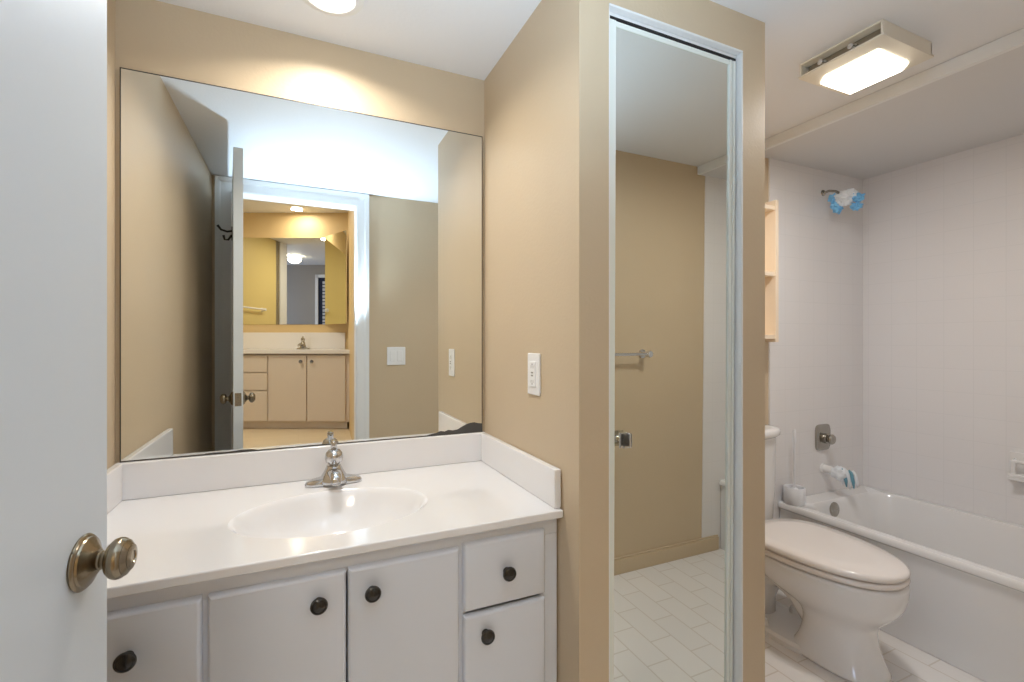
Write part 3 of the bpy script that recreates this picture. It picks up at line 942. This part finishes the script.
struct('wall_hall_door', bm, 'paint2', 'golden hall side of the doorway wall', 'wall')
wall('wall_hall_left', pE, pF, 'paint_grey', 'greige wall outside the bathroom', side=sd_)
wall('wall_bedroom_back', pF, pG, 'paint_grey', 'greige bedroom wall with the blinds', side=sd_)
wall('wall_bedroom_side', pG, pH, 'paint_grey', 'greige bedroom side wall', side=sd_)
wall('wall_bedroom_front', pH, pI, 'paint_grey', 'greige bedroom wall', side=sd_)
wall('wall_second_left', pI, pA, 'paint3', 'golden wall left of the far vanity', side=sd_)
struct('ceiling_second', prism(B(), poly if area > 0 else poly[::-1], CE2, CE2 + 0.08), 'ceil', 'white ceiling of the far room', 'ceiling')
pl_ = [pA, pB, pC, (0.55, YDO - 0.2), (pE[0], YDO - 0.2), pF, pG, pH, pI]
struct('floor_second', prism(B(), pl_ if area > 0 else pl_[::-1], 0.0, FL2), 'floor2', 'pale wood floor of the far room', 'floor')

# far vanity, in its own axes: x lateral, y = -depth
VD = 5.13


def fx2(px, d=VD):
    return (px - 512) * d / FPX


def fz2(py, d=VD):
    return H - (py - 341) * d / FPX


v2 = thing('vanity_cabinet', 'almond vanity cabinet in the far room, reflected in the mirror', 'cabinet', F(-2.4, 5.35, FL2))
xl = -3.57
bm = B()
box(bm, xl, fx2(350.5), -VD - 0.02, -VD - 0.04, fz2(422), fz2(354.5))
box(bm, xl, -2.02, -VD - 0.04, -5.625, fz2(422), fz2(354.5))
box(bm, xl, fx2(347, VD + 0.07), -VD - 0.07, -VD - 0.09, FL2, fz2(422))
obj('cabinet_body', bm, 'cab2', v2, xf=M2, bevel=0.002)
knobs = {}


def front2(name, a, b, y0, y1, kn=None):
    o = obj(name, box(B(), fx2(a), fx2(b), -VD - 0.019, -VD, fz2(y1), fz2(y0)), 'cab2', v2, xf=M2, bevel=0.002)
    if kn:
        bm = lathe(B(), [(0, 0), (0.008, 0), (0.007, 0.015), (0.02, 0.02), (0.02, 0.026), (0, 0.03)], (fx2(kn[0]), -VD, fz2(kn[1])), (0, 1, 0), 20)
        obj('knob', bm, 'nickel', o, smooth='angle', xf=M2)


front2('door', 269, 306, 355.6, 420.7, (301.5, 361.5))
front2('door', 307.3, 345, 355.6, 420.7, (312.5, 361.5))
for y0, y1 in ((355.6, 372), (373, 390), (391, 420.7)):
    front2('drawer', 228, 267, y0, y1, (247, (y0 + y1) / 2) if False else None)
t2 = thing('countertop', 'cream countertop with backsplash on the far room vanity', 'countertop', F(-2.4, 5.35, fz2(354)))
obj('top_slab', box(B(), xl, fx2(351), -VD + 0.03, -5.628, fz2(353.7), fz2(349.6)), 'marble', t2, xf=M2, bevel=0.004)
obj('backsplash', box(B(), xl, -1.99, -5.61, -5.628, fz2(349.6), fz2(332.5, 5.6)), 'marble', t2, xf=M2, bevel=0.003)
f2 = thing('faucet', 'small nickel faucet on the far room countertop', 'faucet', F(fx2(303, 5.5), 5.5, fz2(349.6)))
zc = fz2(349.6)
fxx = fx2(303, 5.5)
bm = B()
rings = [superell(fxx, -5.5, a, b, zc + z, 2.5, 32) for z, a, b in ((0, 0.075, 0.025), (0.01, 0.07, 0.024), (0.02, 0.035, 0.022), (0.06, 0.026, 0.02), (0.085, 0.02, 0.018))]
loft(bm, rings)
obj('body', bm, 'nickel', f2, xf=M2, smooth=True)
bm = lathe(B(), [(0, 0.085), (0.012, 0.085), (0.022, 0.10), (0.022, 0.12), (0.01, 0.135), (0.006, 0.15), (0, 0.15)], (fxx, -5.5, zc), (0, 0, 1), 24)
obj('handle', bm, 'nickel', f2, xf=M2, smooth='angle')
bm = B()
tube(bm, [(fxx, -5.5, zc + 0.05), (fxx, -5.42, zc + 0.055), (fxx, -5.38, zc + 0.04)], [0.014, 0.013, 0.011])
obj('spout', bm, 'nickel', f2, xf=M2, smooth='angle')
# far mirror
m2 = thing('wall_mirror', 'wide mirror over the far room vanity', 'mirror', F(-2.7, 5.62, fz2(324.5, 5.62)))
obj('glass', box(B(), xl, fx2(325, 5.62), -5.628, -5.62, fz2(324.5, 5.62), fz2(238, 5.62)), 'mirror', m2, xf=M2)
pa, pb = Vector((fx2(325, 5.61), -5.61)), Vector((fx2(346, 5.29), -5.29))
dr = (pb - pa).normalized()
nn = Vector((-dr.y, dr.x)) * 0.012
bm = prism(B(), [tuple(pa), tuple(pb), tuple(pb - nn), tuple(pa - nn)], fz2(324.5, 5.62), fz2(237, 5.62))
obj('angled_leaf', bm, 'mirror', m2, xf=M2, label='angled mirror leaf')
# far towel bar
tz = 1.66
fb = thing('towel_bar', 'white towel bar on the golden wall of the far room', 'towel bar', F(-3.57, 4.8, tz))
bm = B()
tube(bm, [(-3.55, -5.3, tz), (-3.55, -4.46, tz)], 0.012)
obj('bar', bm, 'plate', fb, xf=M2, smooth='angle')
for d in (5.3, 4.46):
    obj('post', lathe(B(), [(0, 0), (0.03, 0), (0.022, 0.01), (0.018, 0.06), (0, 0.062)], (-3.6, -d, tz), (1, 0, 0), 20), 'plate', fb, xf=M2, smooth='angle')
# opening trim at the end of the golden wall, and blinds in the bedroom
bm = B()
box(bm, -3.62, -3.585, -3.95, -3.74, FL2, CE2)
struct('trim_6', bm, 'trim', 'cream post at the end of the golden wall', 'trim', xf=M2)
bm = B()
ux = fx2(316, 9.5)
uw = fx2(331, 9.5)
zt_ = H + 66 * 9.5 / FPX
ydd = -1.76
box(bm, ux, ux + 0.06, ydd - 0.03, ydd, FL2, zt_)
box(bm, uw + 0.35, uw + 0.41, ydd - 0.03, ydd, FL2, zt_)
box(bm, ux, uw + 0.41, ydd - 0.03, ydd, zt_ - 0.06, zt_)
d3 = struct('window_1', bm, 'trim', 'white framed dark glazed door with blinds', 'window', xf=M2)
obj('pane', box(B(), ux + 0.06, uw + 0.35, ydd - 0.012, ydd, FL2, zt_ - 0.06), 'night', d3, xf=M2)
bm = B()
for k in range(24):
    z = FL2 + 0.5 + k * 0.07
    box(bm, ux + 0.15, uw + 0.33, ydd - 0.03, ydd - 0.022, z, z + 0.05)
obj('blind', bm, 'blind', d3, xf=M2)
# lamps of the far room
pc = F(-2.474, 5.42, CE2)
dl2 = thing('recessed_lamp', 'round recessed ceiling lamp over the far room vanity', 'ceiling lamp', pc)
obj('trim_ring', lathe(B(), [(0.06, 0), (0.085, 0), (0.085, -0.006), (0.06, -0.006)], pc, (0, 0, 1), 32, closed=False), 'trim', dl2, smooth='angle')
obj('lens', lathe(B(), [(0, -0.001), (0.06, -0.001), (0.058, -0.01), (0, -0.012)], pc, (0, 0, 1), 32), 'lens', dl2, smooth='angle')
pc = F(-3.92, 2.75, CE2)
bl = thing('bowl_lamp', 'small lit glass bowl ceiling lamp in the bedroom', 'ceiling lamp', pc)
obj('stem', lathe(B(), [(0, 0), (0.05, 0), (0.05, -0.01), (0.012, -0.015), (0.012, -0.05), (0, -0.05)], pc, (0, 0, 1), 24), 'nickel', bl, smooth='angle')
obj('bowl', lathe(B(), [(0, -0.05), (0.11, -0.05), (0.12, -0.055), (0.11, -0.08), (0.07, -0.12), (0, -0.135)], pc, (0, 0, 1), 32), 'lens2', bl, smooth='angle')
